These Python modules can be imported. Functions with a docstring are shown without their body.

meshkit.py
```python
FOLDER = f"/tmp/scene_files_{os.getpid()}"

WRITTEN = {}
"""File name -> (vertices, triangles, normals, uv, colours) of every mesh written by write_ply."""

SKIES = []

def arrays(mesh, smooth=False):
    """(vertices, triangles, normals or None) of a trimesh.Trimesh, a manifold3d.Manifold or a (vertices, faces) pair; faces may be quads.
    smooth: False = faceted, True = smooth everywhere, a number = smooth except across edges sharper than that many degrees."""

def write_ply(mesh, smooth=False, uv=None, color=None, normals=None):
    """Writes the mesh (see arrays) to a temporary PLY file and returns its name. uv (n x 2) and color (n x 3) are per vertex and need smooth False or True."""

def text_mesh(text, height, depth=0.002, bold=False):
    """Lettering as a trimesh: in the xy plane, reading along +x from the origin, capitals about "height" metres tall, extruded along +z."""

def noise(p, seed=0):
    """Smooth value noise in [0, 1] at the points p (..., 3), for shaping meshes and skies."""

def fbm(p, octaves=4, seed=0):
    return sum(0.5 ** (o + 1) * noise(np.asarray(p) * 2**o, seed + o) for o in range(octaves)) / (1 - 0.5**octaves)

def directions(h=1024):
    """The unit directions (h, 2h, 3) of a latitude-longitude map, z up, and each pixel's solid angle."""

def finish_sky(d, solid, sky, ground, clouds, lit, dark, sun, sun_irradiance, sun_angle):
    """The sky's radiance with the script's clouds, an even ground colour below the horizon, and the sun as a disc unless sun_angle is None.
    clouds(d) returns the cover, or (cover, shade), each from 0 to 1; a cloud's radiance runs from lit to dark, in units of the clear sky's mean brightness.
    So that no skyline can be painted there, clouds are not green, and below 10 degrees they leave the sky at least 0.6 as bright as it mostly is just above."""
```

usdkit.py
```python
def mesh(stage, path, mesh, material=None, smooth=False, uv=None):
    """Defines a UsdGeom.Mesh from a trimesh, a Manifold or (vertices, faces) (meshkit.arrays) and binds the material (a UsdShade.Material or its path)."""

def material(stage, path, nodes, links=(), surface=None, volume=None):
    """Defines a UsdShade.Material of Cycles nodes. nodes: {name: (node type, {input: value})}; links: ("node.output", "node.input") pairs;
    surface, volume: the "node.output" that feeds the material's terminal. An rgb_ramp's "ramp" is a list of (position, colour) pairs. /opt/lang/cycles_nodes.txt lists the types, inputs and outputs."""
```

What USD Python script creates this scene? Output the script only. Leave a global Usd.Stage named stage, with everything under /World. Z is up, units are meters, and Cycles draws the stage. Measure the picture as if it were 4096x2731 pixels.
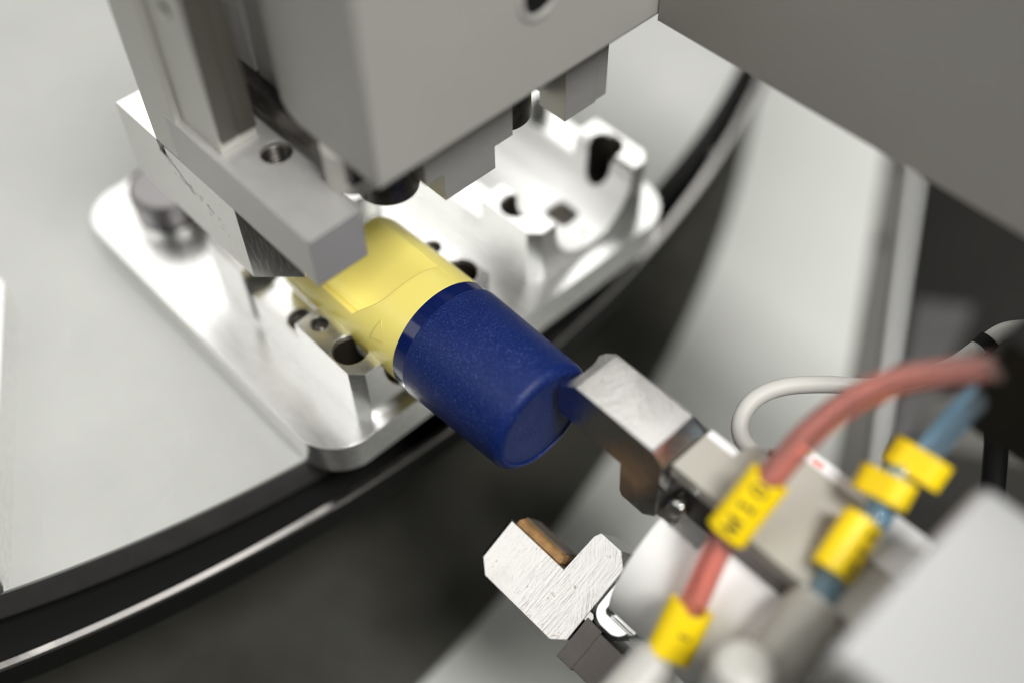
import math, random
import numpy as np, trimesh, manifold3d as m3, usdkit, meshkit
from shapely.geometry import Polygon, Point, box as sbox
from pxr import Usd, UsdGeom, UsdLux, UsdShade, Gf, Sdf, Vt
random.seed(7); np.random.seed(7)
stage = Usd.Stage.CreateInMemory()
UsdGeom.SetStageUpAxis(stage, 'Z'); UsdGeom.SetStageMetersPerUnit(stage, 1.0)
world = UsdGeom.Xform.Define(stage, '/World'); stage.SetDefaultPrim(world.GetPrim())
MM = 0.001   # everything below is measured in millimetres: x radially out of the index table, y along its rim, z up, z = 0 on the table

# ------------------------------------------------------------------ camera
CAM = np.array([0.0, 0.0, 280.0])
ROT = np.array([[0.68506207, 0.7283624, -0.0133481], [0.57113611, -0.54837649, -0.61080829], [-0.45220958, 0.41081801, -0.79166601]])  # right, down, forward
ROT = np.linalg.svd(ROT)[0] @ np.linalg.svd(ROT)[2]
FPX = 4399.34
cam = UsdGeom.Camera.Define(stage, '/World/camera')
m = Gf.Matrix4d(1)
for i, r in enumerate((ROT[0], -ROT[1], -ROT[2])):
    m.SetRow(i, Gf.Vec4d(*map(float, r), 0))
m.SetRow(3, Gf.Vec4d(*map(float, CAM * MM), 1))
cam.AddTransformOp().Set(m)
cam.CreateHorizontalApertureAttr(36.0); cam.CreateVerticalApertureAttr(36.0 * 682 / 1024)
cam.CreateFocalLengthAttr(36.0 * FPX / 4096)
cam.CreateFStopAttr(2.45); cam.CreateFocusDistanceAttr(0.294)
cam.CreateClippingRangeAttr(Gf.Vec2f(0.01, 50))
cam.CreateExposureAttr(0.15)

# ------------------------------------------------------------------ light: the dim hall, its overhead lamp and added fill lamps
usdkit.material(stage, '/World/Looks/hall_air', {'b': ('background_shader', {'color': (0.93, 0.96, 0.90), 'strength': 0.035})}, surface='b.background')
dome = UsdLux.DomeLight.Define(stage, '/World/sky')
UsdShade.MaterialBindingAPI.Apply(dome.GetPrim()).Bind(UsdShade.Material.Get(stage, '/World/Looks/hall_air'))
dome.GetPrim().SetCustomDataByKey('kind', 'structure')

def rect_light(name, pos, target, w, h, power, color):
    L = UsdLux.RectLight.Define(stage, '/World/' + name)
    p, t = np.array(pos, float), np.array(target, float)
    z = (p - t) / np.linalg.norm(p - t); x = np.cross([0, 1, 0.01], z); x /= np.linalg.norm(x); y = np.cross(z, x)
    mm = Gf.Matrix4d(1)
    for i, r in enumerate((x, y, z)): mm.SetRow(i, Gf.Vec4d(*map(float, r), 0))
    mm.SetRow(3, Gf.Vec4d(*map(float, p * MM), 1))
    L.AddTransformOp().Set(mm)
    L.CreateWidthAttr(w * MM); L.CreateHeightAttr(h * MM); L.CreateIntensityAttr(power); L.CreateColorAttr(Gf.Vec3f(*color))
    L.GetPrim().SetCustomDataByKey('kind', 'structure')
    return L
TGT = (-150, 110, 0)
def along(d, dist): d = np.array(d, float); return np.array(TGT) + d / np.linalg.norm(d) * dist
rect_light('ceiling_lamp', along((-0.52, 0.34, 0.78), 1500), TGT, 1800, 1500, 1.55, (1.0, 0.992, 0.955))
rect_light('ceiling_lamp_002', along((0.75, -0.15, 0.65), 1500), TGT, 900, 900, 0.9, (1.0, 0.992, 0.955))  # unseen fill lamp added to brighten the faces that point outward
rect_light('ceiling_lamp_003', along((-0.42, -0.56, 0.72), 1500), TGT, 1100, 1000, 1.5, (1.0, 0.992, 0.955))  # unseen fill lamp added to brighten the lower jaw and near-side faces
rect_light('ceiling_lamp_001', along((0.47, -0.02, 0.88), 1500), TGT, 420, 420, 36, (1.0, 0.992, 0.955))  # small strong fill, unseen, added to light the yellow tube

# ------------------------------------------------------------------ materials
def mat(name, base, rough=0.4, metal=0.0, bump=0.0, bscale=900.0, stretch=(1, 1, 1), vary=0.0, vscale=120.0, bevel=0.0, rvary=0.0, coat=0.0, transmission=0.0, spec=0.5, rot=(0, 0, 0), sss=0.0):
    n = {'p': ('principled_bsdf', {'base_color': base, 'roughness': rough, 'metallic': metal, 'coat_weight': coat, 'transmission_weight': transmission, 'specular_ior_level': spec})}
    if sss: n['p'][1].update(subsurface_weight=sss, subsurface_scale=0.002, subsurface_radius=(1.0, 0.6, 0.25))
    l = []
    n['g'] = ('texture_coordinate', {}); n['mp'] = ('mapping', {'scale': stretch, 'rotation': rot}); l.append(('g.object', 'mp.vector'))
    if vary or rvary:
        n['v'] = ('noise_texture', {'scale': vscale, 'detail': 6.0, 'roughness': 0.65}); l.append(('mp.vector', 'v.vector'))
    if vary:
        a, b = np.array(base) * (1 - vary), np.minimum(np.array(base) * (1 + vary), 1)
        n['r'] = ('rgb_ramp', {'ramp': [(0.3, tuple(a)), (0.7, tuple(b))]}); l += [('v.fac', 'r.fac'), ('r.color', 'p.base_color')]
    if rvary:
        n['rr'] = ('map_range', {'from_min': 0.3, 'from_max': 0.7, 'to_min': max(rough - rvary, 0.05), 'to_max': rough + rvary, 'clamp': True}); l += [('v.fac', 'rr.value'), ('rr.result', 'p.roughness')]
    last = None
    if bevel:
        n['bv'] = ('bevel', {'radius': bevel * MM, 'samples': 6}); last = 'bv.bevel'
    if bump:
        n['bn'] = ('noise_texture', {'scale': bscale, 'detail': 3.0, 'roughness': 0.6}); l.append(('mp.vector', 'bn.vector'))
        n['bp'] = ('bump', {'strength': bump, 'distance': 0.0002}); l.append(('bn.fac', 'bp.height'))
        if last: l.append((last, 'bp.normal'))
        last = 'bp.normal'
    if last: l.append((last, 'p.normal'))
    return usdkit.material(stage, '/World/Looks/' + name, n, l, surface='p.BSDF')

M = {}
usdkit.material(stage, '/World/Looks/table_coating', {
    'g': ('texture_coordinate', {}), 'm1': ('mapping', {'rotation': (0, 0, 0.5)}), 's1': ('mapping', {'scale': (1, 28, 1)}), 'm2': ('mapping', {'rotation': (0, 0, 1.35)}), 's2': ('mapping', {'scale': (1, 34, 1)}),
    'n1': ('noise_texture', {'scale': 60.0, 'detail': 2.0}), 'n2': ('noise_texture', {'scale': 48.0, 'detail': 2.0}),
    'r1': ('map_range', {'from_min': 0.715, 'from_max': 0.75, 'clamp': True}), 'r2': ('map_range', {'from_min': 0.72, 'from_max': 0.75, 'clamp': True}), 'sc': ('math', {'math_type': 'maximum'}),
    'v': ('noise_texture', {'scale': 22.0, 'detail': 5.0, 'roughness': 0.6}), 'rr': ('map_range', {'from_min': 0.3, 'from_max': 0.7, 'to_min': 0.36, 'to_max': 0.50, 'clamp': True}),
    'cr': ('rgb_ramp', {'ramp': [(0.3, (0.41, 0.415, 0.40)), (0.7, (0.475, 0.48, 0.462))]}), 'mx': ('mix_color', {'b': (0.64, 0.64, 0.62)}), 'ds': ('math', {'math_type': 'multiply', 'value2': 0.55}),
    'bp': ('bump', {'strength': 0.12, 'distance': 0.0001, 'invert': True}), 'p': ('principled_bsdf', {'metallic': 0.25})},
    [('g.object', 'm1.vector'), ('m1.vector', 's1.vector'), ('s1.vector', 'n1.vector'), ('g.object', 'm2.vector'), ('m2.vector', 's2.vector'), ('s2.vector', 'n2.vector'), ('n1.fac', 'r1.value'), ('n2.fac', 'r2.value'),
     ('r1.result', 'sc.value1'), ('r2.result', 'sc.value2'), ('g.object', 'v.vector'), ('v.fac', 'rr.value'), ('rr.result', 'p.roughness'), ('v.fac', 'cr.fac'), ('cr.color', 'mx.a'), ('sc.value', 'ds.value1'), ('ds.value', 'mx.fac'),
     ('mx.result', 'p.base_color'), ('sc.value', 'bp.height'), ('bp.normal', 'p.normal')], surface='p.BSDF')
M['table'] = UsdShade.Material.Get(stage, '/World/Looks/table_coating')
M['table_edge'] = mat('table_edge_steel', (0.14, 0.135, 0.135), 0.4, 0.6, vary=0.15, vscale=90)
M['alu'] = mat('milled_aluminium', (0.90, 0.90, 0.89), 0.27, 0.95, bump=0.008, bscale=700, stretch=(1, 4, 4), rvary=0.02, bevel=0.35)
M['alu_fix'] = mat('bright_fixture_aluminium', (0.93, 0.93, 0.915), 0.22, 0.97, bump=0.004, bscale=900, stretch=(3, 1, 3), rvary=0.02, bevel=0.35)
M['alu_lit_shell'] = mat('lit_shell_aluminium', (0.94, 0.94, 0.93), 0.36, 0.25, bump=0.01, bscale=1500, bevel=0.35)  # paler than the block, so the channel looks lit
M['grip'] = mat('grey_gripper_steel', (0.50, 0.49, 0.48), 0.42, 0.5, bump=0.06, bscale=800, stretch=(1, 1, 9), vary=0.04, vscale=300, rvary=0.05, bevel=0.4)
M['housing'] = mat('grey_housing_paint', (0.50, 0.49, 0.46), 0.5, 0.2, vary=0.03, vscale=30, bevel=1.2)
M['blade'] = mat('ground_blade_steel', (0.70, 0.685, 0.67), 0.17, 1.0, stretch=(9, 1, 1), vary=0.05, vscale=220, rvary=0.04, bevel=0.35)
M['grip_top'] = mat('satin_anodised_aluminium', (0.62, 0.61, 0.565), 0.45, 0.4, bump=0.05, bscale=400, bevel=0.5)
M['dark_steel'] = mat('dark_steel', (0.10, 0.09, 0.085), 0.32, 0.8, bump=0.06, bscale=600, vary=0.3, vscale=150, rvary=0.08, bevel=0.3)
M['black'] = mat('black_plastic', (0.008, 0.008, 0.008), 0.6, spec=0.2)
M['chrome'] = mat('polished_steel', (0.80, 0.80, 0.79), 0.14, 1.0, bevel=0.5)
M['blue'] = usdkit.material(stage, '/World/Looks/textured_blue_plastic', {
    'g': ('texture_coordinate', {}), 'n': ('noise_texture', {'scale': 2300.0, 'detail': 2.0, 'roughness': 0.7}), 's': ('noise_texture', {'scale': 2400.0, 'detail': 2.0, 'roughness': 0.8}), 'q': ('noise_texture', {'scale': 90.0, 'detail': 4.0}),
    'r': ('rgb_ramp', {'ramp': [(0.0, (0.002, 0.012, 0.088)), (0.54, (0.003, 0.014, 0.10)), (0.64, (0.025, 0.05, 0.21)), (0.76, (0.11, 0.15, 0.33))]}),
    'ad': ('math', {'math_type': 'multiply_add', 'value2': 0.08}), 'sb': ('math', {'math_type': 'subtract', 'value2': 0.04}), 'ro': ('map_range', {'from_min': 0.3, 'from_max': 0.7, 'to_min': 0.36, 'to_max': 0.48, 'clamp': True}),
    'bp': ('bump', {'strength': 0.9, 'distance': 0.00012}), 'p': ('principled_bsdf', {'specular_ior_level': 0.28})},
    [('g.object', 'n.vector'), ('g.object', 's.vector'), ('g.object', 'q.vector'), ('q.fac', 'ad.value1'), ('s.fac', 'ad.value3'), ('ad.value', 'sb.value1'), ('sb.value', 'r.fac'), ('r.color', 'p.base_color'), ('n.fac', 'bp.height'), ('bp.normal', 'p.normal'), ('q.fac', 'ro.value'), ('ro.result', 'p.roughness')], surface='p.BSDF')
M['blue_old'] = mat('textured_blue_plastic_plain', (0.006, 0.016, 0.11), 0.42, bump=0.45, bscale=2600, spec=0.5, vary=0.10, vscale=1800)
M['blue_gloss'] = mat('glossy_blue_plastic', (0.003, 0.011, 0.085), 0.12, spec=0.55)
M['yellow'] = mat('pale_yellow_plastic', (0.97, 0.825, 0.215), 0.34, bump=0.03, bscale=1500, bevel=0.4, sss=0.1)
M['white'] = mat('white_coated_aluminium', (0.90, 0.90, 0.89), 0.4, 0.0, rvary=0.05, bevel=0.8)
M['pale'] = mat('satin_pale_aluminium', (0.56, 0.56, 0.565), 0.32, 0.6, bevel=1.0)
M['panel'] = mat('pale_panel_paint', (0.66, 0.67, 0.635), 0.45, vary=0.03, vscale=20)
M['grey_panel'] = mat('grey_panel_paint', (0.12, 0.117, 0.105), 0.5, vary=0.04, vscale=20)
M['cover'] = mat('grey_cover_paint', (0.40, 0.385, 0.365), 0.5, vary=0.04, vscale=15)
M['disc_shade'] = mat('dark_shadow_disc', (0.048, 0.047, 0.039), 0.45, vary=0.3, vscale=25)  # colour of the added disc in the shadow zone under the table
M['floor'] = mat('dark_floor', (0.02, 0.019, 0.017), 0.6, vary=0.3, vscale=8)
def pu_hose(name, tint, absorb, density):
    return usdkit.material(stage, '/World/Looks/' + name, {
        'p': ('principled_bsdf', {'base_color': tint, 'transmission_weight': 0.90, 'roughness': 0.08, 'ior': 1.40}),
        'a': ('absorption_volume', {'color': absorb, 'density': density})}, [], surface='p.BSDF', volume='a.volume')
M['red'] = pu_hose('red_air_hose', (0.97, 0.70, 0.64), (0.94, 0.36, 0.29), 480.0)
M['hose_blue'] = pu_hose('blue_air_hose', (0.74, 0.88, 0.96), (0.32, 0.70, 0.90), 460.0)
M['marker'] = mat('yellow_marker_plastic', (0.93, 0.66, 0.0), 0.42, bevel=0.5)
M['ink'] = mat('black_print', (0.03, 0.028, 0.01), 0.6)
M['cable'] = mat('pale_grey_cable', (0.62, 0.61, 0.58), 0.38, bump=0.03, bscale=300)
M['fitting'] = mat('grey_fitting_plastic', (0.40, 0.385, 0.345), 0.42, bevel=0.6)
M['fitting_pale'] = mat('pale_fitting_plastic', (0.50, 0.49, 0.46), 0.4, bevel=0.6)
M['pad'] = mat('brown_pad_rubber', (0.30, 0.165, 0.06), 0.55, bump=0.35, bscale=500, vary=0.45, vscale=330, bevel=0.3)
M['dark_rubber'] = mat('dark_rubber_face', (0.10, 0.075, 0.058), 0.55, bump=0.3, bscale=600, vary=0.3, vscale=300)
M['label'] = mat('white_label_film', (0.82, 0.82, 0.84), 0.4, bump=0.3, bscale=500, stretch=(1, 6, 1))
M['label_red'] = mat('red_label_print', (0.80, 0.30, 0.26), 0.5)
M['label_green'] = mat('green_label_print', (0.35, 0.55, 0.15), 0.5)
M['hole'] = mat('dark_bore_shade', (0.07, 0.06, 0.05), 0.4, 0.7)  # dark tone that puts the shade of deep holes into the colour
M['shade_scuff'] = mat('dark_brown_shade_and_scuff', (0.075, 0.068, 0.058), 0.4)  # serves both the painted shade on the rail and the blade scuffs
M['bolt'] = mat('blackened_bolt_steel', (0.24, 0.23, 0.235), 0.24, 1.0, bevel=0.4)
M['ring'] = mat('ring_steel', (0.48, 0.46, 0.45), 0.28, 1.0, rvary=0.1, vscale=40)
# lower jaw faces: milled with visible cutter marks
usdkit.material(stage, '/World/Looks/milled_jaw', {
    'g': ('texture_coordinate', {}), 'mp': ('mapping', {'rotation': (0.5, 0.3, 0.5), 'scale': (1, 1, 1)}), 'mq': ('mapping', {'rotation': (0.5, 0.3, -0.75)}),
    'ms': ('mapping', {'scale': (1.0, 0.10, 0.10)}), 'mt': ('mapping', {'scale': (1.0, 0.12, 0.12)}),
    'w': ('noise_texture', {'scale': 1500.0, 'detail': 4.0, 'roughness': 0.7, 'distortion': 0.6}), 'w2': ('noise_texture', {'scale': 1700.0, 'detail': 3.0, 'roughness': 0.7}),
    'n': ('noise_texture', {'scale': 75.0, 'detail': 2.0}), 'nn': ('map_range', {'from_min': 0.42, 'from_max': 0.62, 'clamp': True}), 'mx': ('mix_float', {}),
    'sp': ('noise_texture', {'scale': 420.0, 'detail': 3.0}), 'sr': ('rgb_ramp', {'ramp': [(0.0, (0.60, 0.587, 0.575)), (0.69, (0.60, 0.587, 0.575)), (0.76, (0.34, 0.31, 0.28))]}),
    'bv': ('bevel', {'radius': 0.00035, 'samples': 6}), 'bp': ('bump', {'strength': 0.42, 'distance': 0.00025}),
    'rr': ('map_range', {'from_min': 0.3, 'from_max': 0.7, 'to_min': 0.15, 'to_max': 0.24, 'clamp': True}),
    'p': ('principled_bsdf', {'metallic': 1.0})},
    [('g.object', 'mp.vector'), ('g.object', 'mq.vector'), ('mp.vector', 'ms.vector'), ('mq.vector', 'mt.vector'), ('ms.vector', 'w.vector'), ('mt.vector', 'w2.vector'), ('g.object', 'n.vector'),
     ('n.fac', 'nn.value'), ('nn.result', 'mx.fac'), ('w.fac', 'mx.a'), ('w2.fac', 'mx.b'), ('mx.result', 'bp.height'), ('bv.bevel', 'bp.normal'), ('g.object', 'sp.vector'), ('sp.fac', 'sr.fac'), ('sr.color', 'p.base_color'),
     ('bp.normal', 'p.normal'), ('n.fac', 'rr.value'), ('rr.result', 'p.roughness')], surface='p.BSDF')
M['jaw'] = UsdShade.Material.Get(stage, '/World/Looks/milled_jaw')

# ------------------------------------------------------------------ scene tree helpers
USED = set()
def numbered(parent, name):
    path, i = f'{parent}/{name}', 0
    while path in USED:
        i += 1; path = f'{parent}/{name}_{i:03d}'
    USED.add(path); return path
BASE = {}
def tag(prim, label=None, cat=None, group=None, kind=None):
    for k, v in (('label', label), ('category', cat), ('group', group), ('kind', kind)):
        if v: prim.SetCustomDataByKey(k, v)
def thing(name, base, label, cat, group=None):
    path = numbered('/World', name)
    x = UsdGeom.Xform.Define(stage, path); x.AddTranslateOp().Set(Gf.Vec3d(*[float(b) * MM for b in base]))
    tag(x.GetPrim(), label, cat, group); BASE[path] = np.array(base, float)
    return path
def arr(mesh):
    if hasattr(mesh, 'to_mesh'):
        q = mesh.to_mesh(); return np.array(q.vert_properties[:, :3], float), np.array(q.tri_verts, int)
    if isinstance(mesh, (tuple, list)): return np.array(mesh[0], float), np.array(mesh[1], int)
    return np.array(mesh.vertices, float), np.array(mesh.faces, int)
def part(parent, name, mesh, m, smooth=30, label=None):
    """One Mesh prim under parent (a thing or a part); the mesh is given in scene millimetres."""
    base = next(BASE[p] for p in (parent, parent.rsplit('/', 1)[0]) if p in BASE)
    path = numbered(parent, name); v, f = arr(mesh)
    p = usdkit.mesh(stage, path, ((v - base) * MM, f), M[m], smooth=smooth).GetPrim()
    if label: p.SetCustomDataByKey('label', label)
    return path
def solo(name, mesh, m, label=None, cat=None, group=None, kind=None, smooth=30):
    path = numbered('/World', name); v, f = arr(mesh)
    tag(usdkit.mesh(stage, path, (v * MM, f), M[m], smooth=smooth).GetPrim(), label, cat, group, kind)
    return path

# ------------------------------------------------------------------ shape helpers (millimetres)
def at(px, py, z):
    d = ROT.T @ np.array([(px - 2048) / FPX, (py - 1365.5) / FPX, 1.0]); return CAM + d * ((z - CAM[2]) / d[2])
def far(px, py, depth):
    d = ROT.T @ np.array([(px - 2048) / FPX, (py - 1365.5) / FPX, 1.0]); return CAM + d * depth
Man, CS = m3.Manifold, m3.CrossSection
def bx(x0, x1, y0, y1, z0, z1): return Man.cube([x1 - x0, y1 - y0, z1 - z0]).translate([x0, y0, z0])
def cz(x, y, r, z0, z1, n=48, r2=None): return Man.cylinder(z1 - z0, r, r if r2 is None else r2, n).translate([x, y, z0])
def cxa(y, z, r, x0, x1, n=64, r2=None): return Man.cylinder(x1 - x0, r, r if r2 is None else r2, n).rotate([0, 90, 0]).translate([x0, y, z])
def prism(poly, z0, z1):
    """xy outline to a solid between two heights"""
    return CS([np.array(poly, float)], m3.FillRule.NonZero).extrude(z1 - z0).translate([0, 0, z0])
def prism_y(poly, y0, y1):
    """xz outline extruded along y"""
    return CS([np.array([(a, -b) for a, b in poly], float)], m3.FillRule.NonZero).extrude(y1 - y0).rotate([-90, 0, 0]).translate([0, y0, 0])
def prism_x(poly, x0, x1):
    """yz outline extruded along x"""
    return CS([np.array(poly, float)], m3.FillRule.NonZero).extrude(x1 - x0).transform([[0, 0, 1, x0], [1, 0, 0, 0], [0, 1, 0, 0]])
def rounded(x0, x1, y0, y1, r, n=10):
    return list(sbox(x0 + r, y0 + r, x1 - r, y1 - r).buffer(r, quad_segs=n).exterior.coords)[:-1][::-1]
def cham(x0, x1, y0, y1, c):
    return [(x0 + c, y0), (x1 - c, y0), (x1, y0 + c), (x1, y1 - c), (x1 - c, y1), (x0 + c, y1), (x0, y1 - c), (x0, y0 + c)]
def lathe(profile, n=72):
    """(r, h) profile turned about +z"""
    q = trimesh.creation.revolve(np.array(profile, float), sections=n)
    if q.volume < 0: q.invert()
    return q
def turn(mesh, origin, axis):
    """puts a shape built on +z onto origin, pointing along axis"""
    T = trimesh.geometry.align_vectors([0, 0, 1], np.array(axis, float) / np.linalg.norm(axis)); T[:3, 3] = origin
    v, f = arr(mesh); v = v @ T[:3, :3].T + T[:3, 3]
    if np.linalg.det(T[:3, :3]) < 0: f = f[:, ::-1]
    return v, f
def spline(P, n=16):
    P = np.array(P, float); Q = np.vstack([2 * P[0] - P[1], P, 2 * P[-1] - P[-2]]); out = []
    for i in range(1, len(Q) - 2):
        for t in np.linspace(0, 1, n, endpoint=False):
            a, b, c, d = Q[i - 1:i + 3]
            out.append(0.5 * (2 * b + (c - a) * t + (2 * a - 5 * b + 4 * c - d) * t * t + (3 * b - a - 3 * c + d) * t ** 3))
    return np.array(out + [Q[-2]])
def hollow(P, r, ri):
    V, F = hose(P, r); W_, G = hose(P, ri); k = len(F) - 48
    F, G = F[:len(F) - 48], G[:len(G) - 48][:, ::-1]
    return np.vstack([V[:-2], W_[:-2]]), np.vstack([F, G + len(V) - 2])
def hose(P, r, n=24, steps=16):
    P = spline(P, steps); T = np.gradient(P, axis=0); T /= np.linalg.norm(T, axis=1)[:, None]
    u = np.cross(T[0], [0.3, 0.2, 1]); u /= np.linalg.norm(u); V = []
    for p, t in zip(P, T):
        u = u - t * (u @ t); u /= np.linalg.norm(u); w = np.cross(t, u)
        a = np.linspace(0, 2 * np.pi, n, endpoint=False)
        V.append(p + r * (np.cos(a)[:, None] * u + np.sin(a)[:, None] * w))
    k = len(P); V = np.vstack(V + [P[:1], P[-1:]]); F = []
    for i in range(k - 1):
        for j in range(n):
            a, b = i * n + j, i * n + (j + 1) % n
            F += [(a, b, b + n), (a, b + n, a + n)]
    for j in range(n):
        F += [(k * n, (j + 1) % n, j), (k * n + 1, (k - 1) * n + j, (k - 1) * n + (j + 1) % n)]
    return V, np.array(F)

# ================================================================== setting
TC, TR = np.array([-595.6, 139.4]), 430.6
RC, RR = np.array([-626.0, 129.0]), 470.3
PANEL_Z = -110
solo('floor', bx(-3500, 2500, -2500, 3000, -410, -400), 'floor', kind='structure')
# machine bed: the pale lower panel with its edge
def edge_pts(z, pts): return [tuple(at(x * 1.7415, y * 1.7415, z)[:2]) for x, y in pts]
e1 = edge_pts(PANEL_Z, [(2035, 350), (1910, 1110)])
d1 = (np.array(e1[1]) - np.array(e1[0])); d1 /= np.linalg.norm(d1); n1 = np.array([-d1[1], d1[0]])
if n1 @ (np.array([0.0, 300]) - np.array(e1[0])) < 0: n1 = -n1
A0, A1 = np.array(e1[0]) - 500 * d1, np.array(e1[0]) + 900 * d1
pl = [tuple(A0), tuple(A1), tuple(A1 - n1 * 900), tuple(A0 - n1 * 900)]
if Polygon(pl).exterior.is_ccw is False: pl = pl[::-1]
front = [(-263, -92), (337, 540), (1500, 540), (1500, 2500), (-2500, 2500), (-2500, -92)]    # bed cut back out of view so the chamfers reflect dark floor
bed = Polygon(pl).intersection(Polygon(front))
pl = list(bed.exterior.coords)[:-1]
if not bed.exterior.is_ccw: pl = pl[::-1]
solo('machine_bed', prism(pl, PANEL_Z - 12, PANEL_Z), 'panel', kind='structure')
def strip(o0, o1, z0, z1, s0=-500, s1=900):
    B = np.array(e1[0]); q = [tuple(B + d1 * s0 + n1 * o0), tuple(B + d1 * s1 + n1 * o0), tuple(B + d1 * s1 + n1 * o1), tuple(B + d1 * s0 + n1 * o1)]
    if Polygon(q).exterior.is_ccw is False: q = q[::-1]
    return prism(q, z0, z1)
fr = thing('bed_frame', (e1[0][0], e1[0][1], PANEL_Z - 40), 'long grey frame rail with a bright metal lip beside the pale lower panel', 'rail')
part(fr, 'rail', strip(0.3, 15, PANEL_Z - 40, PANEL_Z - 7), 'grey_panel')
part(fr, 'metal_lip', strip(15.6, 18.4, PANEL_Z - 40, PANEL_Z - 1), 'white')
for s in (150, 207):
    c = np.array(e1[0]) + d1 * (s - 150) + n1 * 4
    part(fr, 'screw_head', turn(lathe([(0, 3), (3.2, 3), (3.8, 2.2), (3.8, 0)]), (c[0], c[1], PANEL_Z - 7.2), (0, 0, 1)), 'dark_steel')

# dark disc added under the table, cut to the outline measured as its shadow
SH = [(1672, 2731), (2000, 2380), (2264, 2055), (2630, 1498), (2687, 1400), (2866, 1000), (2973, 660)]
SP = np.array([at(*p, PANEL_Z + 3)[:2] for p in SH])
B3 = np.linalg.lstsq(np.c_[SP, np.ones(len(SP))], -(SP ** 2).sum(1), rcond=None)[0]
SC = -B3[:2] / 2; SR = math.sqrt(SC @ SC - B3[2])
solo('shadow_disc', Man.cylinder(14, SR, SR, 900).translate([SC[0], SC[1], PANEL_Z - 11]) , 'disc_shade', kind='structure')
# rotary index table
tb = thing('rotary_table', (TC[0], TC[1], -15), 'large round pale grey index table with dark steel rim', 'table')
a = np.linspace(-0.75, 0.75, 260)
def disc(c, r, z0, z1, n=720): return Man.cylinder(z1 - z0, r, r, n).translate([c[0], c[1], z0])
part(tb, 'tabletop', disc(TC, TR, -1.2, 0), 'table')
part(tb, 'rim', disc(TC, TR - 0.35, -14, -1.25), 'table_edge')
part(tb, 'drum', disc(TC, TR - 55, -PANEL_Z * -1 + 0.2, -14.1, 360), 'black')
rg = thing('guard_ring', (RC[0], RC[1], -26), 'thin curved steel guard ring running around the index table', 'guard ring')
part(rg, 'ring_lip', disc(RC, RR + 1.0, -13.6, -12) - disc(RC, RR - 0.9, -30, 0), 'ring')
part(rg, 'ring_wall', disc(RC, RR + 0.1, -24, -13.65) - disc(RC, RR - 0.8, -30, 0), 'ring')
part(rg, 'ring_dark_side', disc(RC, RR + 0.9, -24, -13.65) - disc(RC, RR + 0.15, -30, 0), 'black')  # outer wall coloured black for the dark it would reflect
part(rg, 'ring_floor', disc(RC, RR - 1.5, -27, -24.2) - disc(TC, TR - 50, -40, 0), 'black')
for ang in (0.165, 0.33):
    p = RC + (RR - 6) * np.array([math.cos(ang), math.sin(ang)])
    part(rg, 'ring_screw', turn(lathe([(0, 3), (3.2, 3), (3.8, 2.2), (3.8, 0)]), (p[0], p[1], -24.1), (0, 0, 1)), 'chrome')

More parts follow.
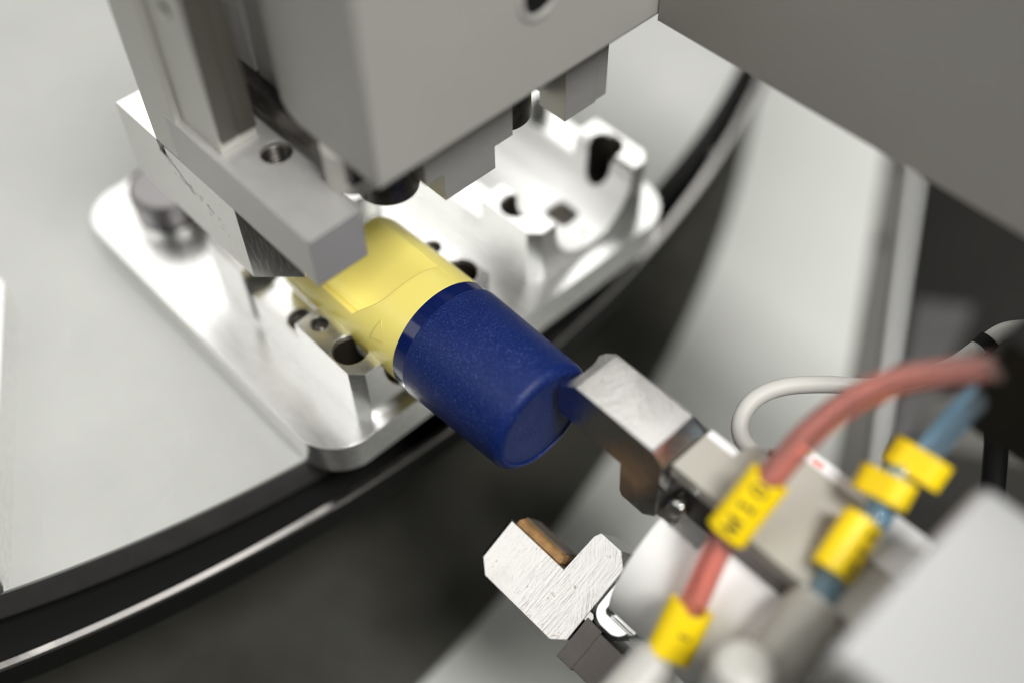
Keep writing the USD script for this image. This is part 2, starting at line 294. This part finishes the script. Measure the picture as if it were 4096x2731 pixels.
# ================================================================== base plates
def base_plate(outline, label, base):
    t = thing('base_plate', base, label, 'base plate')
    return t, Polygon(outline)
bp, _ = base_plate([(0, 0), (1, 0), (1, 1)], 'milled aluminium base plate with rounded corners carrying both fixture blocks', (-225, 145, 0.02))
plate = prism(rounded(-297.5, -156.6, 70.6, 219.5, 14.5, 16), 0.02, 12)
part(bp, 'plate', plate, 'alu')
p0, p1 = at(68, 1232, 0), at(38.6, 2357, 0)
d2 = (p1 - p0)[:2]; d2 /= np.linalg.norm(d2); n2 = np.array([d2[1], -d2[0]])
if n2[1] > 0: n2 = -n2
Q0, Q1 = p0[:2] - d2 * 5, p1[:2] + d2 * 2
rect = Polygon([tuple(Q0), tuple(Q1), tuple(Q1 + n2 * 120), tuple(Q0 + n2 * 120)]).buffer(-6).buffer(6, quad_segs=8)
o = list(rect.exterior.coords)[:-1]
if not rect.exterior.is_ccw: o = o[::-1]
bp2, _ = base_plate(o, 'base plate of the next station cut off by the left edge of the picture', (p0[0], p0[1], 0.02))
part(bp2, 'plate', prism(o, 0.02, 12), 'alu')

# knurled locking bolt on the plate
sb = thing('locating_bolt', (-273, 94, 12), 'round polished steel bolt head on the back corner of the base plate', 'bolt')
part(sb, 'head', turn(lathe([(0, 14.0), (9.6, 14.0), (11.6, 13.3), (12, 12.4), (12, 4.2), (10.6, 2.6), (0, 2.6)]), (-273, 94, 12.1), (0, 0, 1)), 'bolt')
part(sb, 'washer', turn(lathe([(0, 2.5), (11.6, 2.5), (12, 2.0), (12, 0), (0, 0)]), (-273, 94, 12.02), (0, 0, 1)), 'chrome')

# ================================================================== fixture blocks: a round channel between two walls
def fixture(yc, xf, xb, label, empty):
    t = thing('fixture_block', ((xf + xb) / 2, yc, 12.02), label, 'fixture')
    hw = 26.4
    body = prism(cham(xb, xf, yc - hw, yc + hw, 3.4), 12.02, 35)
    body -= cxa(yc, 31.2, 17.3 if empty else 16.7, xb - 5, xf + 5, 128)
    bright_shell = (cxa(yc, 31.2, 17.26, xb + 0.05, xf - 0.05, 128) - cxa(yc, 31.2, 16.55, xb - 5, xf + 5, 128)) ^ bx(xb, xf, yc - 20, yc + 20, 0, 32.0)
    dx = xf + 163.5
    if empty:
        whole = body
        body = bx(-400, 0, -400, 400, -100, 100)
        body -= prism(rounded(-184.4, -174.0, yc - 3.0, yc + 5.6, 2.4), 12.3, 40)
        for hx, hy in ((-190, 0.4), (-168.3, 0.8)): body -= cz(hx, yc + hy, 0.95, 12.2, 40, 20)
        body -= cz(-177.6 + dx, yc + 19.3, 5.9, 15, 40); body -= cz(-178 + dx, yc - 20.3, 5.2, 15, 40)
        body -= bx(-230 + dx, xf + 5, yc + 16.0, yc + 18.2, 33.4, 40); body -= bx(-230 + dx, xf + 5, yc + 15, yc + 16.9, 32.2, 40)
        body -= bx(-211, -188.8, yc + 15.5, yc + 40, 26, 40) + bx(-211, -188.0, yc - 40, yc - 15.5, 26, 40)
        cuts, body = body, whole ^ body
        bright_shell = bright_shell ^ cuts
    else:
        for s in (-1, 1):
            ym = yc + s * 21.3
            body -= cz(-169.2, ym + (0.6 if s < 0 else -0.6) , 5.2, 14, 40)
            body -= cz(-182.6, ym, 2.75, 30, 40)
            body -= prism(cham(-211, -187.6, ym - 9 if s < 0 else ym - 5.4, ym + 5.4 if s < 0 else ym + 9, 0.01), 27.6, 40) if s < 0 else bx(-212, -188.5, ym - 5.2, ym + 9, 27.6, 40)
            body -= cz(-193.3, ym, 4.1, 17, 40)
        body -= bx(-214.8, -211.0, yc - 40, yc - 15, 14, 40)
        body -= bx(-214.8, -211.0, yc + 15, yc + 40, 14, 40)
    part(t, 'block', body, 'alu_fix')
    if empty: part(t, 'bright_shell', bright_shell, 'alu_lit_shell')  # added shell, lighter than the block to put reflected light in the channel
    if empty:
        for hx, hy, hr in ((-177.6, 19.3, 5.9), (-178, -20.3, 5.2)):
            part(t, 'bore_shade', (cz(hx + dx, yc + hy, hr - 0.04, 15.05, 33.8) - cz(hx + dx, yc + hy, hr - 0.25, 16, 36)) - cxa(yc, 31.2, 16.8, -200, -150), 'hole')  # added lining, coloured dark for the shade inside the bore
        part(t, 'pocket_floor_shade', prism(rounded(-184.3, -174.1, yc - 2.9, yc + 5.5, 2.3), 12.05, 12.4), 'hole')  # floor coloured dark for the shade in the pocket
        for hx, hy in ((-190, 0.4), (-168.3, 0.8)): part(t, 'pin_hole_shade', cz(hx, yc + hy, 0.9, 12.05, 12.9, 20), 'black')  # black plug paints the shade of the small hole
    if not empty:
        for s in (-1, 1):
            ym = yc + s * 21.3
            part(t, 'dowel_pin', turn(lathe([(0, 4.7), (0.9, 4.6), (1.8, 4.1), (2.35, 3.3), (2.5, 0), (0, 0)], 32), (-182.6, ym, 30.05), (0, 0, 1)), 'dark_steel')
            part(t, 'cap_screw', cz(-193.3, ym, 3.5, 17.05, 22) - cz(-193.3, ym, 1.6, 19, 23, 6), 'dark_steel')
            part(t, 'bore_floor_shade', cz(-169.2, ym + (0.6 if s < 0 else -0.6), 5.1, 14.05, 15.5), 'black')  # black disc paints the shade at the bottom of the bore
            part(t, 'bore_shade', (cz(-169.2, ym + (0.6 if s < 0 else -0.6), 5.15, 15.6, 33.6) - cz(-169.2, ym + (0.6 if s < 0 else -0.6), 4.95, 13, 36)) - cxa(yc, 31.2, 16.8, -200, -150), 'hole')  # dark tube added so the bore wall looks shaded
    return t
fixture(113.0, -159.6, -236.0, 'fixture block under the yellow tube with pins and screw holes in its walls', False)
fixture(185.0, -163.5, -236.0, 'empty bright fixture block with a rounded channel and square pocket', True)

# ================================================================== yellow tube with blue cap
TL = math.atan(0.043)
def tilt(mesh):
    """local frame: x along the tube from the cap joint, then tilted and set in the channel"""
    v, f = arr(mesh); c, s = math.cos(TL), math.sin(TL)
    w = np.stack([-153.75 + v[:, 0] * c - v[:, 2] * s, 113.25 + v[:, 1], 37.2 + v[:, 0] * s + v[:, 2] * c], 1); return w, f
def lx(profile, n=128):
    v, f = arr(lathe(profile, n)); return np.stack([v[:, 2], v[:, 0], v[:, 1]], 1), f
tube = thing('plastic_tube', (-175, 113.25, 20), 'pale yellow plastic tube with a dark blue cap lying in the front fixture', 'tube')
rad = 17.55
body = Man.cylinder(52, rad, rad, 128).rotate([0, 90, 0]).translate([-52, 0, 0])
rear = [(-80, 40), (-36.0, 40)] + [tuple(p) for p in spline([(-36.0, 14), (-36.6, 9), (-37.6, 4), (-39.5, 0), (-44, -4), (-52, -6.5)], 8)] + [(-80, -7)]
if not Polygon(rear).exterior.is_ccw: rear = rear[::-1]
body -= prism(rear, -8, 40)      # behind the crest the tube is open, only its left flank and floor run on
valley = [(-15.9, 30), (-15.9, 4.6), (-13.7, 4.6), (-13.3, 5.3), (-12.0, 5.3), (-11.6, 4.3)]
for i in range(21):   # the floor of the scoop climbs to the right-hand crest
    t = i / 20; valley.append((-10.4 + 18.6 * t, 4.1 + 11.5 * (t * t * (3 - 2 * t)) ** 0.85))
valley += [(9.6, 16.4)]
valley += [(13, 30)]
valley = valley[::-1] if Polygon(valley).exterior.is_ccw is False else valley
cut = prism_x(valley, -80, -7.9)
S = spline([(-7.9, 16), (-8.2, 10), (-8.8, 4), (-9.2, -2), (-9.9, -7), (-11.3, -10.4), (-13.8, -13.0), (-18.5, -16.0)], 10)
S = Polygon([(-80, -16.0), (-80, 40), (-7.9, 40)] + [tuple(p) for p in S])
so = list(S.exterior.coords)[:-1]
if not S.exterior.is_ccw: so = so[::-1]
cut = cut ^ prism(so, -40, 60)
body -= cut
body -= bx(-80, -1, -40, 40, -40, -15.6)
part(tube, 'body', tilt(body), 'yellow', smooth=40)
tri = prism([(-10.4, -16.9), (-4.6, -16.3), (-8.2, -13.3)], 0, 17.9) - prism([(-9.6, -16.6), (-5.2, -16.1), (-8.1, -13.9)], -2, 30)
tri = tri ^ (Man.cylinder(30, rad + 0.02, rad + 0.02, 128).rotate([0, 90, 0]).translate([-30, 0, 0]))
part(tube, 'triangle_mark', tilt(tri), 'yellow', label='raised triangle outline on the collar')
L, re = 41.2, 16.95
band = [(0, 0.05), (17.55, 0.05), (17.85, 0.35), (17.75, 4.6), (0, 4.6)]
part(tube, 'cap_band', tilt(lx(band)), 'blue_gloss', label='smooth glossy band at the open end of the cap')
prof = [(0, 4.55), (17.92, 4.55), (18.02, 4.75), (18.0, 5.1), (17.9, 9)]
for i in range(1, 8): prof.append((17.9 + (re - 17.9) * i / 8 * 1.0, 9 + (L - 2.6 - 9) * i / 8))
for i in range(0, 10):
    t = math.pi / 2 * i / 9; prof.append((re - 2.6 + 2.6 * math.cos(t), L - 2.6 + 2.6 * math.sin(t)))
prof += [(14.15, L + 0.02), (13.95, L - 0.28), (13.6, L - 0.35), (0, L - 0.5)]
part(tube, 'cap', tilt(lx(prof, 160)), 'blue', smooth=35)

# ================================================================== handling gripper above the fixtures
hg = thing('handling_gripper', (-200, 130, 50), 'grey metal handling gripper hanging over both fixtures with blades and square jaws', 'gripper')
blade = prism([(-256, 83), (-197.2, 83), (-187.0, 93.2), (-187.0, 97.5), (-256, 97.5)], 50.4, 76.7)
scf = random.Random(3)
blade -= bx(-234.3, -230.6, 80, 99, 72.6, 80)
bl = part(hg, 'blade', blade, 'blade')
for i in range(46):   # dark scuffs rubbed into the face below the seam
    t = scf.random(); x0 = -233 + 26 * t + scf.gauss(0, 1.2); z0 = 74.5 - 9.5 * t - abs(scf.gauss(0, 2.4)) ; w = scf.uniform(0.5, 2.6) * (1.4 - t); h = scf.uniform(0.12, 0.4)
    if i < 5: x0, z0, w, h = -231 + 2.1 * i, 74.0 - 1.5 * i, 3.2, 0.55
    q = [(x0, z0), (x0 + w * 0.5, z0 - w * 0.28 - h), (x0 + w, z0 - w * 0.62), (x0 + w * 0.45, z0 - w * 0.25 + h * 0.4)]
    if x0 + w < -198 and z0 - w > 51.5: part(bl, 'scuff', prism_y(q, 82.985, 83.2), 'shade_scuff', smooth=False)
lb = bx(-222, -160.4, 82.8, 98.0, 77.2, 93.0)
lb = bx(-222, -160.4, 82.8, 98.0, 77.2, 93.0)+bx(-222, -176, 97.9, 103.5, 77.2, 93.0)
lb -= cz(-190.6, 95.6 - 0.2, 4.15, 70, 100)
part(hg, 'jaw', lb, 'grip', label='square front jaw with a threaded hole in its top')
thr = [(4.2, 0)]
for i in range(12):
    thr += [(4.15, 0.1 + i), (3.45, 0.55 + i), (4.15, 1.0 + i)]
part(hg, 'thread', turn(lathe(thr + [(4.2, 12.2)], 48), (-190.6, 95.4, 79.6), (0, 0, 1)), 'dark_steel', smooth=False)
part(hg, 'column', bx(-234, -217.3, 83, 96.5, 77.2, 165), 'grip_top')
def turn_y(x, z, r, y0, y1): return Man.cylinder(y1 - y0, r, r, 40).rotate([-90, 0, 0]).translate([x, y0, z])
slot = bx(-217.2, -199.2, 85, 95.8, 93.05, 165)
slot -= turn_y(-206.5, 131.5, 2.6, 84, 89)
slot -= cz(-199, 90.2, 2.6, 150, 152)
part(hg, 'column_rail', slot, 'grip_top')
part(hg, 'jaw', bx(-171, -160.9, 124.2, 141.6, 77.5, 97.4) + bx(-171, -160.9, 118.5, 124.3, 86.5, 97.4) + bx(-171, -160.9, 141.5, 148.0, 85, 97.4), 'grip', label='square middle jaw beside the empty fixture')
rj = bx(-171, -161.0, 167.6, 179.6, 77.5, 97.4)
part(hg, 'jaw', rj, 'grip', label='square right hand jaw over the far end of the empty fixture')
part(hg, 'jaw_plate', bx(-171, -161.2, 179.75, 184.0, 77.8, 97.4), 'grip')
part(hg, 'carrier', bx(-216, -163.5, 99, 190, 97.6, 104.5), 'dark_steel')
for y0 in (126, 169.4): part(hg, 'jaw_back', bx(-200, -171.2, y0, y0 + 14, 80, 97.5), 'dark_steel')
part(hg, 'boss', cz(-170.5, 104.5, 7.2, 93.05, 104.6), 'grip_top')
for yy in (116, 156): part(hg, 'boss', cz(-174, yy, 8.2, 80.0, 97.5), 'dark_steel')
bd = prism_y([(-188.5, 165), (-188.5, 109), (-186.5, 106.3), (-182, 104.8), (-152.2, 104.8), (-152.2, 165)], 98.8, 240)
bd -= cxa(149.2, 132.2, 5.6, -162, -140)
part(hg, 'housing', bd, 'housing')
part(hg, 'bore_rim', cxa(149.2, 132.2, 6.9, -152.3, -151.7) - cxa(149.2, 132.2, 5.5, -160, -140), 'fitting_pale')
part(hg, 'bore', cxa(149.2, 132.2, 5.45, -161.9, -152.6) - cxa(149.2, 132.2, 5.2, -160, -150), 'black')  # black tube put inside the hole to paint its shade
rod = prism_y([(-218, 165), (-218, 101), (-217, 98), (-213, 96), (-206, 98), (-198, 100), (-189, 104), (-189, 165)], 103.2, 122)
rod -= bx(-206.5, -204.8, 100, 104.4, 90, 170)
part(hg, 'guide_rail', rod, 'white')
part(hg, 'shade_strip', bx(-199.1, -198.0, 85.6, 95.6, 97, 165) - bx(-198.3, -197, 89.6, 90.6, 90, 170), 'shade_scuff')  # dark plate added in place of the shade on the rail face
part(hg, 'screw_head', turn_y(-206.5, 131.5, 2.2, 86.8, 88.9), 'chrome')
part(hg, 'gap_shade_plate', bx(-234, -218.5, 96.8, 150, 84, 165), 'dark_steel')  # dark plates added to paint the shaded gap behind the column
part(hg, 'gap_shade_plate', bx(-218.3, -189.2, 122.3, 150, 84, 165), 'dark_steel')
cp = thing('machine_cover', (-100, 195, 103), 'large plain grey machine cover hanging blurred across the top right', 'cover')
part(cp, 'panel', bx(-152.2 + 0.4, 260, 191.7, 196.5, 103.2, 160), 'cover')
part(cp, 'flange', bx(-151.8, 260, 196.6, 240, 106.5, 109.5), 'cover')

# ================================================================== three-jaw gripper waiting in front of the cap
GY, GZ = 124.0, 16.0
tg = thing('three_jaw_gripper', (-40, GY, GZ), 'white bodied gripper with three stepped aluminium jaws facing the blue cap', 'gripper')
W = 7.3
jaw_prof = [(-111.4, 26.1), (-88.9, 26.1), (-88.2, 14.0), (-87.2, 12.0), (-79.8, 12.0), (-76.2, 15.4), (-76.2, 39.2), (-79.9, 42.3), (-105.3, 42.3), (-111.4, 37.0)]
def in_frame(mesh, ang):
    """local (x, radial, width) of a jaw to the scene: ang is the direction the jaw lies in from the gripper's axis"""
    v, f = arr(mesh); c, s = math.cos(ang), math.sin(ang)
    return np.stack([v[:, 0], GY + v[:, 1] * c - v[:, 2] * s, GZ + v[:, 1] * s + v[:, 2] * c], 1), f
def local(mesh_list): return mesh_list
jm = prism(jaw_prof, -W, W)
jm -= Man.cylinder(60, 10.5, 10.5, 64).rotate([-90, 0, 0]).translate([-118.9, 10, -0.2])          # hollow nose that fits round the cap
jm -= prism([(-120, 0), (-108.4, 0), (-108.4, 60), (-120, 60)], -3, 3).translate([0, 0, 0]) ^ bx(0, 1, 0, 1, 0, 1)
nose = Man.cube([10, 80, 10], True).rotate([0, 45, 0])
jm -= nose.translate([-113.6, 20, -9.9])
key = prism([(-76.25, 29.4), (-74.2, 29.4), (-74.2, 32.1), (-76.25, 32.1)], -W, W)
slots = Man()
for i, deg in enumerate((90, 210, 330)):
    a = math.radians(deg)
    lab = ('upper jaw beside the end of the blue cap', 'lower jaw with milled face in the foreground', None)[i]
    j = part(tg, 'jaw', in_frame(jm, a), 'jaw', label=lab)
    part(j, 'key', in_frame(key, a), 'jaw')
    pad = prism(rounded(-108.3, -91.5, 24.0, 26.05, 0.6), -4.8, 5.6)
    pd = Man.hull(prism(rounded(-108.3, -91.3, 24.6, 26.05, 0.3), -5.4, 6.1) + prism(rounded(-107.6, -92.0, 23.4, 25, 0.3), -4.7, 5.4))
    part(j, 'pad', in_frame(pd, a), 'pad')
    part(j, 'pad_face', in_frame(prism(rounded(-107.4, -92.2, 22.9, 23.45, 0.2), -4.5, 5.2), a), 'dark_rubber')
    sl = Man.hull(prism(rounded(-75.8, -63.5, 14, 30.6, 4.5), -8.9, 8.9) + prism(rounded(-74.9, -64.4, 14.9, 29.7, 4.0), -9.6, 9.6))
    sl -= prism(rounded(-72.6, -60, 18.5, 26.5, 1.0), -12, -5.5) + prism(rounded(-72.6, -60, 18.5, 26.5, 1.0), 5.5, 12)
    if i:
        part(tg, 'slide', in_frame(sl, a), 'chrome')
        part(tg, 'carrier', in_frame(prism([(-75.6, 31.0), (-70.2, 31.0), (-70.2, 44), (-75.6, 44)], -7.6, 6.6), a), 'dark_steel')
        part(tg, 'carrier_foot', in_frame(prism([(-70.1, 31.6), (-58, 31.6), (-58, 43.4), (-70.1, 43.4)], -8.4, 6.6), a), 'dark_steel')
    slots = slots + Man.cube([30, 60, 21.5]).translate([-90, 12, -10.7]).transform(np.array([[1, 0, 0, 0], [0, math.cos(a), -math.sin(a), GY], [0, math.sin(a), math.cos(a), GZ]]))
part(tg, 'body', cxa(GY, GZ, 27.0, -72.0, 70, 128) - slots, 'white')
part(tg, 'core', cxa(GY, GZ, 11.5, -73.5, -59, 64), 'dark_steel')
# bar on top of the body
bar = prism([(-75.6, 119.2), (-58, 119.2), (-58, 117), (-20, 117), (-20, 146), (-60.5, 146), (-60.5, 137.5), (-65, 137.5), (-67, 133.2), (-75.6, 133.2)], 50.2, 54.6)
part(tg, 'valve_block', bar, 'fitting')
part(tg, 'recess_shade', prism([(-71.5, 120.5), (-58, 120.5), (-58, 117.4), (-22, 117.4), (-22, 144), (-59, 144), (-59, 136), (-71.5, 132)], 36, 50.1), 'dark_steel')  # dark block stands in for the shadowed recess under the bar
part(tg, 'screw', turn(lathe([(0, 3), (2.2, 3), (2.6, 2.5), (2.6, 0), (0, 0)]), (-69.5, 117.6, 45), (0, -1, 0.2)), 'chrome')
part(tg, 'label', bx(-75.2, -66.8, 131.2, 133.4, 54.65, 54.8), 'label', smooth=False)
part(tg, 'label', bx(-56.6, -21, 142.8, 146.2, 54.65, 54.85), 'label', smooth=False, label='white label strip with a red and a green mark')
part(tg, 'print', bx(-53.2, -50.2, 143.3, 145.0, 54.87, 54.9), 'label_red', smooth=False)
part(tg, 'print', bx(-56.2, -54.4, 144.0, 145.8, 54.87, 54.9), 'label_green', smooth=False)
part(tg, 'end_cover', bx(-36, -20.5, 132, 142.5, 54.66, 56.2), 'label')

def px(x, y, d): return far(x * 1.7415, y * 1.7415, d)
# pale block close to the lens
ab = thing('actuator_block', (10, 110, 60), 'big pale aluminium actuator block blurred in the bottom right corner', 'actuator')
blk = Man.hull(prism(rounded(-18.6, 90, 91.8, 142.4, 3.0), 40, 88.6) + prism(rounded(-17.2, 89, 93.2, 141.0, 2.5), 88.6, 90))
part(ab, 'housing', blk, 'pale')
part(ab, 'end_cap', prism(rounded(-17, 88, 90.2, 91.9, 0.7), 42, 86), 'grey_panel')

# hoses and their markers
def frame(p, q):
    x = np.array(q, float) - p; x /= np.linalg.norm(x); view = np.array(p) - CAM; view /= np.linalg.norm(view)
    z = -view - x * (-view @ x); z /= np.linalg.norm(z); return x, np.cross(z, x), z
def sleeve(parent, c, direction, length, ra, rb, rot, text=None, notch=True, bore=3.35, th=3.2):
    """oval wire marker: length along direction, a flat side that carries the print"""
    c = np.array(c, float); x, y, z = frame(c, c + np.array(direction))
    cr, sr = math.cos(rot), math.sin(rot); y, z = y * cr + z * sr, -y * sr + z * cr
    o = Polygon([(math.cos(t) * ra, math.sin(t) * rb) for t in np.linspace(0, 2 * np.pi, 40, endpoint=False)]).intersection(sbox(-ra, -rb, ra, rb * 0.86)).buffer(-0.8).buffer(0.8)
    oc = list(o.exterior.coords)[:-1]
    if not o.exterior.is_ccw: oc = oc[::-1]
    s = CS([np.array(oc)], m3.FillRule.NonZero).extrude(length).translate([0, 0, -length / 2]) - Man.cylinder(length + 4, bore, bore, 32).translate([0, 0, -length / 2 - 2])
    if notch: s -= Man.cylinder(40, 3.4, 3.4, 32).rotate([90, 0, 0]).translate([0, 20, length / 2 + 1.8])
    v, f = arr(s); R = np.stack([y, z, x], 1)   # local x -> y, local y -> z, local z -> x ; det check
    if np.linalg.det(R) < 0: f = f[:, ::-1]
    sp = part(parent, 'marker_sleeve', (v @ R.T + c, f), 'marker')
    if text:
        n = len(text)
        for i, ch in enumerate(text):
            tm = meshkit.text_mesh(ch, th, 0.12, True); tv, tf = arr(tm); tv = tv - [tv[:, 0].mean(), (tv[:, 1].max() + tv[:, 1].min()) / 2, 0]
            u = (i - (n - 1) / 2) * length / (n + 0.35)
            w = c + np.outer(tv[:, 0] + u, x) + np.outer(tv[:, 1], y) + np.outer(tv[:, 2] + rb * 0.86 - 0.03, z)
            if np.linalg.det(np.stack([x, y, z])) < 0: tf = tf[:, ::-1]
            part(sp, 'letter', (w, tf), 'ink', smooth=False)
    return sp
red_pts = [px(1540, 1500, 254), px(1600, 1370, 253), px(1655, 1250, 248), px(1720, 1160, 245), px(1800, 1062, 243), px(1870, 985, 241), px(1960, 918, 238), px(2070, 872, 235), px(2200, 852, 232), px(2330, 842, 228), px(2420, 845, 226)]
rh = thing('air_hose', red_pts[0], 'translucent red air hose with yellow markers', 'hose')
part(rh, 'hose', hollow(red_pts, 3.2, 2.0), 'red', smooth=True)
sleeve(rh, px(1562, 1447, 252), px(1600, 1372, 253) - px(1540, 1500, 254), 13, 5.5, 5.0, 0.35, 'I', True, th=2.4)
sleeve(rh, px(1718, 1160, 245), px(1790, 1072, 243) - px(1650, 1250, 248), 16.5, 5.0, 4.4, 0.0, 'M10', True, th=3.6)
blue_pts = [px(1880, 1385, 241), px(1945, 1255, 243), px(2015, 1190, 245), px(2040, 1110, 245), px(2105, 1062, 245), px(2160, 1000, 243), px(2225, 930, 239), px(2290, 885, 235), px(2350, 862, 231), px(2420, 850, 228)]
bh = thing('air_hose', blue_pts[0], 'translucent blue air hose with three yellow markers', 'hose')
part(bh, 'hose', hollow(blue_pts, 3.2, 2.0), 'hose_blue', smooth=True)
sleeve(bh, px(1946, 1252, 243), px(1995, 1175, 244) - px(1895, 1330, 242), 14.0, 5.6, 4.6, 1.05, 'M11', False, th=3.4)
sleeve(bh, px(2030, 1117, 245), px(2055, 1060, 245) - px(2000, 1165, 245), 6.2, 7.0, 4.6, -0.5, None, False)
sleeve(bh, px(2107, 1064, 245), px(2140, 1015, 244) - px(2075, 1110, 245), 6.4, 7.0, 4.6, -0.2, None, False)
# hose fittings
def fitting(p, q, r, label, m, extra=()):
    p, q = np.array(p), np.array(q); L = np.linalg.norm(q - p)
    t = thing('hose_fitting', q, label, 'fitting')
    part(t, 'sleeve', turn(lathe([(0, L), (r - 0.8, L), (r, L - 0.8), (r, 0), (0, 0)]), p, q - p), m)
    part(t, 'collar', turn(lathe([(0, 1.8), (r - 1.6, 1.8), (r - 1.0, 1.2), (r - 1.0, 0), (0, 0)]), q, q - p), 'fitting_pale')
    return t
f1 = fitting(px(1690, 1640, 236), px(1872, 1392, 241), 6.6, 'grey push-in fitting at the lower end of the blue hose', 'fitting')
part(f1, 'swivel', turn(lathe([(0, 9), (4.5, 9), (6.4, 7.5), (7, 5), (7, 0), (0, 0)]), px(1690, 1575, 231), px(1712, 1520, 226) - px(1690, 1575, 231)), 'fitting_pale')
f2 = fitting(px(1400, 1640, 250), px(1512, 1512, 253), 5.9, 'pale push-in fitting at the lower end of the red hose', 'fitting_pale')

# cables
cab = [px(1775, 1050, 276), px(1735, 1040, 281), px(1704, 1005, 284), px(1703, 960, 286), px(1735, 915, 288), px(1800, 888, 290), px(1900, 882, 292), px(2010, 888, 293), px(2110, 868, 294), px(2190, 838, 294), px(2262, 788, 294), px(2310, 760, 294), px(2380, 752, 294)]
wc = thing('sensor_cable', cab[0], 'pale grey round cable looping up behind the red hose', 'cable')
part(wc, 'cable', hose(cab, 2.35), 'cable')
tie = spline([px(2255, 800, 294), px(2275, 778, 294)])
part(wc, 'cable_tie', hose([px(2252, 800, 293.5), px(2272, 780, 293.5)], 3.0), 'black')
bk = [px(2296, 830, 290), px(2294, 900, 300), px(2290, 1000, 303), px(2283, 1090, 305), px(2275, 1180, 306)]
bc = thing('power_cable', bk[-1], 'thick black cable hanging straight down at the right edge', 'cable')
part(bc, 'cable', hose(bk, 3.3), 'black')
# black clamp holding hoses at the right edge
cl = thing('hose_clamp', px(2370, 840, 232), 'black clamp block gathering the hoses at the right edge', 'clamp')
c0 = px(2412, 835, 226)
cb = Man.hull(prism(rounded(c0[0] - 9, c0[0] + 16, c0[1] - 8, c0[1] + 10, 3), c0[2] - 22, c0[2] + 8))
part(cl, 'block', cb, 'black')

# machine parts low behind the bed, right edge
def low_box(pts, z, h): 
    q = [tuple(at(x * 1.7415, y * 1.7415, z)[:2]) for x, y in pts]
    if not Polygon(q).exterior.is_ccw: q = q[::-1]
    return prism(q, z - h, z)
solo('cable_duct', low_box([(2105, 690), (2238, 705), (2100, 1010), (2040, 1010)], -150, 60), 'table_edge', 'dull grey cable duct lid low behind the bright metal lip', 'cable duct')
solo('lower_frame', low_box([(2140, 900), (2420, 960), (2420, 1075), (2120, 1015)], -160, 50), 'grey_panel', 'dull grey frame bar behind the black cable', 'frame')
